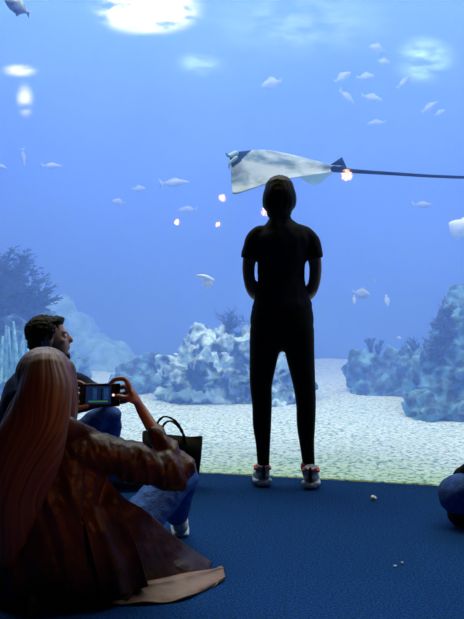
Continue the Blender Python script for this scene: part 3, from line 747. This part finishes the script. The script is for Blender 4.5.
    def pic(name, x, z, w, h, col, es, parent=scr, rnd=False):
        bm = bmesh.new(); c_ = cc - uy * .0014 + ux * (x * wv) + uz * (z * hv)
        if rnd: ell(bm, c_, (w, .0006, w), R, seg=14)
        else: box(bm, c_, (w * wv, .0007, h * hv), R)
        o = bm_obj(name, bm, mat(name + '_glow', (0, 0, 0), .3, emit=col, es=es), ph); o.parent = scr; o.matrix_parent_inverse = Matrix.Identity(4)
    pic('sand_image', -.03, -.27, .48, .07, (.08, .32, .14), .4); pic('figure_image', .05, .02, .035, .5, (.0, .003, .012), .3)
    pic('lit_water_image', -.12, .06, .10, .5, (.01, .05, .15), .8); pic('lit_water_image', .16, .06, .12, .5, (.01, .05, .16), .8)
    pic('shutter_button', .34, .0, .0052, 0, (1, .62, .6), 1.3, rnd=True)
phone_woman()

# ---------------------------------------------------------------- seated man
def seated_man():
    root = empty('seated_person', (at(45, 470, 4.75).x, 4.75, 0))
    tag(root, 'short-haired person in navy top and blue jeans sitting in profile, half hidden behind', 'person')
    Y = 4.7
    hc = at(49, 338, Y); rot = Matrix.Rotation(-1.35, 3, 'Z') @ Matrix.Rotation(.10, 3, 'X')
    A = lambda x, y, d=0: at(x, y, Y + d)
    hip = A(48, 470); kn = A(107, 413, -.05); an = A(108, 485, .05); an.z = .08
    kn2 = A(103, 420, .2); an2 = A(100, 485, .3); an2.z = .08
    def legs(bm, i):
        sweep(bm, [A(40, 472), hip + Vector((0, -.08, 0)), kn, kn.lerp(an, .5), an], [.11, .085, .052, .050, .042], n=16, infl=i)
        sweep(bm, [A(40, 472), hip + Vector((0, .08, 0)), kn2, kn2.lerp(an2, .5), an2], [.11, .085, .05, .048, .042], n=16, infl=i)
    def torso(bm, i):
        sweep(bm, [A(36, 475), A(28, 445), A(26, 415), A(32, 390), A(41, 374), A(46, 364)], [(.12, .15), (.12, .145), (.135, .17), (.125, .18), (.07, .10), (.05, .055)], side=(1, 0, 0), n=22, infl=i)
    def arms(bm, i, full=True):
        sweep(bm, [A(46, 388, -.16), A(56, 402, -.2), A(66, 406, -.18), A(98, 399, -.12)] + ([A(110, 402, -.05)] if full else []), [.058, .05, .044, .038] + ([.028] if full else []), n=14, infl=i)
        sweep(bm, [A(52, 382, .16), A(70, 380, .2), A(90, 388, .18), A(106, 400, .08)], [.055, .048, .038, .030], n=14, infl=i)
    bm = bmesh.new(); torso(bm, -.008); arms(bm, -.004); legs(bm, -.006); head_prims(bm, hc, rot, 1.07)
    w = A(108, 401, -.05); k = A(114, 409, 0)
    hand_prims(bm, w, k, (0, 1, .3), [[k + Vector((.008, .03 - .018 * i, -.03)), k + Vector((0, .03 - .018 * i, -.055))] for i in range(4)], [k + Vector((-.02, .04, 0)), k + Vector((-.01, .05, -.03))])
    fuse('body', bm, .008, M['skin_dark'], root, smooth=1)
    eyes(hc, rot, 1.07, root)
    bm = bmesh.new(); torso(bm, .004); arms(bm, .004, False); fuse('jacket', bm, .011, M['navy'], root, smooth=3, disp=wrinkle(.006, 12))
    bm = bmesh.new(); legs(bm, .006); fuse('jeans', bm, .011, M['denim'], root, smooth=2, disp=wrinkle(.005, 14))
    bm = bmesh.new()
    def P(x, y, z): return hc + rot @ (Vector((x, y, z)) * 1.07)
    ell(bm, P(0, -.022, .036), (.085, .100, .086), rot); ell(bm, P(0, .042, .080), (.060, .042, .026), rot); ell(bm, P(0, -.06, -.02), (.066, .05, .06), rot)
    for q in (-1, 1): sweep(bm, [P(q * .07, .02, .04), P(q * .074, .01, .01), P(q * .070, .004, -.02)], [.012, .010, .006])
    def d(co, n): return co + n * (.007 * noise.noise(co * 60) + .004 * noise.noise(co * 140))
    fuse('hair', bm, .006, M['dark_hair'], root, smooth=2, disp=d)
    bm = bmesh.new()   # short beard along the jaw
    sweep(bm, [P(-.055, .01, -.06), P(-.04, .05, -.095), P(0, .078, -.102), P(.04, .05, -.095), P(.055, .01, -.06)], [.012, .016, .018, .016, .012])
    fuse('beard', bm, .006, M['dark_hair'], root, smooth=1, disp=d)
    for a in (an, an2):
        bm = bmesh.new(); sweep(bm, [Vector((a.x - .04, a.y, .05)), Vector((a.x + .06, a.y + .02, .045)), Vector((a.x + .16, a.y + .03, .03))], [.04, .04, .026])
        fuse('shoe', bm, .008, M['sole_dark'], root, smooth=1)
seated_man()

# ---------------------------------------------------------------- person cut by the right edge, sitting cross-legged
def edge_person():
    Y = 4.1
    root = empty('seated_person', (at(525, 520, Y).x, Y, 0))
    tag(root, 'person cut off by the right edge, sitting with blue jeans knee raised', 'person')
    A = lambda x, y, d=0: at(x, y, Y + d)
    hip = A(520, 505, -.05); kn = A(456, 495, .0)
    an = A(500, 522, .12); hip2 = A(548, 505, -.05); kn2 = A(606, 498, .05); an2 = A(560, 522, .2)
    for a in (an, an2): a.z = .075
    def legs(bm, i):
        sweep(bm, [A(534, 508, -.08), hip, hip.lerp(kn, .5) + Vector((0, 0, .02)), kn, kn.lerp(an, .5), an], [.11, .10, .092, .092, .06, .045], n=18, infl=i)
        sweep(bm, [A(534, 508, -.08), hip2, hip2.lerp(kn2, .5), kn2, kn2.lerp(an2, .5), an2], [.11, .10, .085, .07, .056, .045], n=18, infl=i)
    def torso(bm, i):
        sweep(bm, [A(534, 512, -.1), A(534, 470, -.12), A(534, 425, -.1), A(534, 400, -.06), A(534, 380, -.04), A(534, 368, -.03)], [(.16, .12), (.145, .11), (.175, .12), (.18, .10), (.08, .07), (.05, .05)], side=(1, 0, 0), n=22, infl=i)
    def arms(bm, i):
        sweep(bm, [A(502, 402, -.08), A(492, 430, -.06), A(480, 462, -.02), A(470, 474, .03), A(463, 476, .09)], [.055, .05, .046, .042, .036], n=14, infl=i)
        sweep(bm, [A(566, 402, -.08), A(576, 440, -.06), A(580, 470, 0), A(596, 482, .12)], [.055, .05, .045, .03], n=14, infl=i)
    bm = bmesh.new(); torso(bm, -.01); legs(bm, -.008); arms(bm, -.004)
    hc = A(534, 345, -.02); R = Matrix.Rotation(.1, 3, 'Z'); head_prims(bm, hc, R, 1.0)
    for w, q in ((A(465, 478, .09), -1), (A(598, 484, .14), 1)):
        k = w + Vector((q * .02, .07, -.01))
        hand_prims(bm, w, k, (1, 0, 0), [[k + Vector((.027 - .018 * i, .03, -.008)), k + Vector((.027 - .018 * i, .05, -.025))] for i in range(4)], [w + Vector((-q * .035, .03, 0)), w + Vector((-q * .045, .055, -.01))])
    fuse('body', bm, .009, M['skin'], root, smooth=1)
    eyes(hc, R, 1.0, root)
    bm = bmesh.new(); torso(bm, .004); arms(bm, .006); fuse('jacket', bm, .012, M['black'], root, smooth=2, disp=wrinkle(.006, 12))
    bm = bmesh.new(); legs(bm, .0); fuse('jeans', bm, .011, M['denim'], root, smooth=2, disp=wrinkle(.0035, 12))
    bm = bmesh.new(); ell(bm, hc + Vector((0, -.02, .03)), (.086, .10, .09)); ell(bm, hc + Vector((0, -.05, -.04)), (.07, .05, .07))
    fuse('hair', bm, .008, M['dark_hair'], root, smooth=2)
    # boots tucked under the knee
    for px, py, d, s in ((463, 524, .0, 1), (590, 524, .05, -1)):
        c = A(px, py, d); c.z = .055
        bm = bmesh.new(); sweep(bm, [c + Vector((-.035 * s, -.02, 0)), c + Vector((.06 * s, .02, .005)), c + Vector((.17 * s, .05, .02))], [(.045), (.05), (.045)])
        ell(bm, c + Vector((-.02 * s, -.02, -.01)), (.05, .045, .045))
        fuse('boot', bm, .008, M['brown_boot'], root, smooth=2)
edge_person()

# ---------------------------------------------------------------- tote bag
def tote():
    Y = 4.85
    c = floor_at(174, 480); root = empty('tote_bag', (c.x, Y, 0))
    tag(root, 'black tote bag with looped handles standing by the window beside the seated filmer', 'bag')
    bm = bmesh.new()
    x0, x1 = at(144, 470, Y).x, at(200, 470, Y).x
    bot = .012; prof = []
    def ringb(z, a, b, d0, d1, n=28):
        vs = []
        for j in range(n):
            t = 2 * PI * j / n; cx = math.copysign(abs(math.cos(t)) ** .35, math.cos(t)); sy = math.copysign(abs(math.sin(t)) ** .35, math.sin(t))
            vs.append(bm.verts.new(Vector(((a + b) / 2 + (b - a) / 2 * cx, Y + .02 + d1 * sy + .006 * noise.noise(Vector((cx * 2, sy, z * 9))), z + .006 * math.sin(3 * t) - .016 * cx * (z > .1)))))
        return vs
    zt = at(170, 436, Y).z; R = []
    for z, da, db, dd in ((.0, .02, -.022, .055), (.01, .008, -.015, .065), (.08, .0, -.004, .07), (.17, -.006, .006, .06), (zt, -.010, .014, .045)):
        R.append(ringb(z, x0 + da, x1 + db, 0, dd))
    inner = ringb(zt - .004, x0 - .004, x1 + .008, 0, .038); floor_in = ringb(zt - .2, x0 + .01, x1 - .01, 0, .045)
    R += [inner, floor_in]
    for a, b in zip(R, R[1:]):
        for j in range(28): bm.faces.new((a[j], a[(j + 1) % 28], b[(j + 1) % 28], b[j]))
    bm.faces.new(R[0][::-1]); bm.faces.new(R[-1])
    bm_obj('bag_body', bm, M['bag'], root)
    for dy, xs in ((-.045, ((153, 443), (155, 428), (163, 417), (174, 420), (182, 431), (186, 445))), (.05, ((160, 440), (163, 426), (170, 421), (178, 426), (184, 436), (187, 444)))):
        bm = bmesh.new(); pts = [at(x, y, Y + .02 + dy) for x, y in xs]
        a1 = catmull([tuple(p) for p in pts], 8)
        for ph in (0, PI):
            q = [Vector(p) + Vector((math.cos(i * .9 + ph), math.sin(i * .9 + ph), 0)) * .004 for i, p in enumerate(a1)]
            sweep(bm, q, [.0048] * len(q), n=6, k=1)
        bm_obj('handle', bm, M['bag'], root)
tote()

# ---------------------------------------------------------------- bits on the carpet
def litter(px, py, r, label, seed):
    p = floor_at(px, py); random.seed(seed); bm = bmesh.new()
    bmesh.ops.create_icosphere(bm, subdivisions=2, radius=r)
    for v in bm.verts: v.co *= random.uniform(.6, 1.25); v.co.z *= .7
    zmin = min(v.co.z for v in bm.verts)
    for v in bm.verts: v.co.z -= zmin
    o = bm_obj('paper_scrap', bm, M['paper'], smooth=False); o.location = (p.x, p.y, 0)
    tag(o, label, 'litter')
litter(373, 500, .016, 'crumpled white paper scrap on the carpet right of the standing person', 1)
litter(402, 564, .006, 'upper right speck of two tiny paper bits on the lower carpet', 2)
litter(395, 567, .006, 'lower left speck of two tiny paper bits on the lower carpet', 3)

# ---------------------------------------------------------------- bright patches high in the water, painted as emissive sheets
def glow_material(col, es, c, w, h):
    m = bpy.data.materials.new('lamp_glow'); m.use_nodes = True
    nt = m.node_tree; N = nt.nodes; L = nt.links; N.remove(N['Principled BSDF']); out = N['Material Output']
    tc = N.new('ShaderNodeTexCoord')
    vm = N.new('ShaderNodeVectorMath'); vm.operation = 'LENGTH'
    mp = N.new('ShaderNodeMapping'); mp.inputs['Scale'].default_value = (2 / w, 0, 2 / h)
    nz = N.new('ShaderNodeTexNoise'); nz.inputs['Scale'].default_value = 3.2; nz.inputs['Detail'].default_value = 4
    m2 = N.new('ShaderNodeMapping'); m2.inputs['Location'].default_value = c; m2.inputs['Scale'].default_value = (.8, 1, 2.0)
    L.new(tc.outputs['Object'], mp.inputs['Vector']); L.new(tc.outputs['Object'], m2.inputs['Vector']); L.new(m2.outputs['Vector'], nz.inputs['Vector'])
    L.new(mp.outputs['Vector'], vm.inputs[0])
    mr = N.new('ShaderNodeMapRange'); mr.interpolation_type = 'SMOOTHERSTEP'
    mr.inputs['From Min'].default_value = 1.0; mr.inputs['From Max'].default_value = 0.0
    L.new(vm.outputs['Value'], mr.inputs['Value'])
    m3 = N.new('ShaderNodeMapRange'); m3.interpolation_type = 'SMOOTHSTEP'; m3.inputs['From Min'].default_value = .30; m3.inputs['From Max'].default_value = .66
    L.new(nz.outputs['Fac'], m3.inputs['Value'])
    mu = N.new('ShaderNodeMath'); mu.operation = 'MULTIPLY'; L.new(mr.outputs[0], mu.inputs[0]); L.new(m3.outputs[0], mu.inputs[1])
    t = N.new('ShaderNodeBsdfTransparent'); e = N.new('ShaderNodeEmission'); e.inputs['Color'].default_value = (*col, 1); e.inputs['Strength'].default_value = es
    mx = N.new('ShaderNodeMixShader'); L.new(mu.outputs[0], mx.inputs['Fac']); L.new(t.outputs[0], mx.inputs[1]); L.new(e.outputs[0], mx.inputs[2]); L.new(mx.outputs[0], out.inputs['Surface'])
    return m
def glow_sheet(px, py, Y, w, h, strength, col, label):
    """patch of light painted as a soft-edged emissive sheet before the back wall"""
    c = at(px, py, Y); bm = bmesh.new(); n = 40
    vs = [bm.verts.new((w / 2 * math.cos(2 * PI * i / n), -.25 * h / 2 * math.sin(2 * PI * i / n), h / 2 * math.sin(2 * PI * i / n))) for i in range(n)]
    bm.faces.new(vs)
    o = bm_obj('glow_patch', bm, glow_material(col, strength, tuple(c), w, h), smooth=False); o.location = c
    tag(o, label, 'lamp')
glow_sheet(147, 9, 11.4, 1.7, .75, 9, (.85, .95, 1), 'broad glaring white painted glow in the water at the top, left of centre')
glow_sheet(424, 60, 11.3, 1.0, .75, 2.0, (.5, .9, 1), 'bright cyan painted glow at the upper right, above the slanting fish')
glow_sheet(300, 22, 11.5, 3.2, 1.1, .9, (.5, .85, 1), 'wide soft cyan painted glow high above the ray')
glow_sheet(20, 70, 11.2, .6, .24, 2.6, (.75, .85, 1), 'upper small pale painted glow near the upper left edge')
glow_sheet(25, 100, 11.1, .3, .55, 2.2, (.75, .85, 1), 'lower, upright small painted glow near the upper left edge')
glow_sheet(200, 63, 11.4, .8, .4, 1.4, (.5, .85, 1), 'faint cyan painted glow right of and below the broad white one')

def area(loc, size, sy, power, col, rot=(0, 0, 0), spread=PI):
    l = bpy.data.lights.new('daylight', 'AREA'); l.shape = 'RECTANGLE'; l.size = size; l.size_y = sy; l.energy = power; l.color = col; l.spread = spread
    o = bpy.data.objects.new('daylight', l); C.objects.link(o); o.location = loc; o.rotation_euler = rot; return o
area(tk(0, 4.3, 7.0), 14, 6.4, 1120, (.40, .53, .90), (0, 0, GA))
area(tk(0, 1.6, 6.9), 10, 2.2, 1020, (.84, .95, .93), (0, 0, GA))
# warm downlights of the hall behind the camera
def spot(loc, target, power, col, size=.05, ang=60):
    l = bpy.data.lights.new('hall_lamp', 'SPOT'); l.energy = power; l.color = col; l.shadow_soft_size = size; l.spot_size = math.radians(ang); l.spot_blend = .6
    o = bpy.data.objects.new('hall_lamp', l); C.objects.link(o); o.location = loc
    o.rotation_euler = (Vector(target) - Vector(loc)).to_track_quat('-Z', 'Y').to_euler()
spot((1.5, 1.0, 1.9), (-.44, 3.15, .55), 75, (1, .32, .10), .05, 17)
# small warm bulbs whose reflections hang in the window
def bulb(px, py, dist, power, r):
    d = (at(px, py, 10) - Vector((0, 0, H))); n = -GV
    t = (G0 - Vector((0, 0, H))).dot(GV) / d.dot(GV); hit = Vector((0, 0, H)) + d * t
    rd = d.normalized(); rd = rd - n * (2 * rd.dot(n))
    p = hit + rd * dist
    l = bpy.data.lights.new('hall_bulb', 'SPOT'); l.energy = power * 4; l.color = (1, .5, .22); l.shadow_soft_size = r * 1.1
    l.spot_size = math.radians(5); l.spot_blend = .5
    o = bpy.data.objects.new('hall_bulb', l); C.objects.link(o); o.location = p
    o.rotation_euler = (hit - p).to_track_quat('-Z', 'Y').to_euler()
for b in ((347, 175, 8, 6, .07), (265, 212, 8, 2.5, .05), (222, 198, 8, 2.5, .045), (177, 222, 8, 2, .03), (218, 224, 8, 2, .03)): bulb(*b)

w = bpy.data.worlds.new('hall'); S.world = w; w.use_nodes = True
w.node_tree.nodes['Background'].inputs['Color'].default_value = (.001, .0012, .002, 1)

# ---------------------------------------------------------------- camera and picture
cd = bpy.data.cameras.new('camera'); cam = bpy.data.objects.new('camera', cd); C.objects.link(cam)
cam.location = (0, 0, H); cam.rotation_euler = (PI / 2 - TH, 0, 0)
cd.sensor_fit = 'VERTICAL'; cd.sensor_height = 36; cd.lens = F / 619 * 36; cd.clip_start = .05; cd.clip_end = 100
S.camera = cam
vs_ = S.view_settings; vs_.view_transform = 'Standard'; vs_.look = 'None'; vs_.gamma = 1; vs_.exposure = 0; vs_.use_curve_mapping = False
cy = S.cycles
cy.use_denoising = True; cy.denoiser = 'OPENIMAGEDENOISE'; cy.max_bounces = 10; cy.volume_bounces = 4; cy.transparent_max_bounces = 12
cy.diffuse_bounces = 3; cy.glossy_bounces = 3; cy.caustics_reflective = False; cy.sample_clamp_indirect = 6
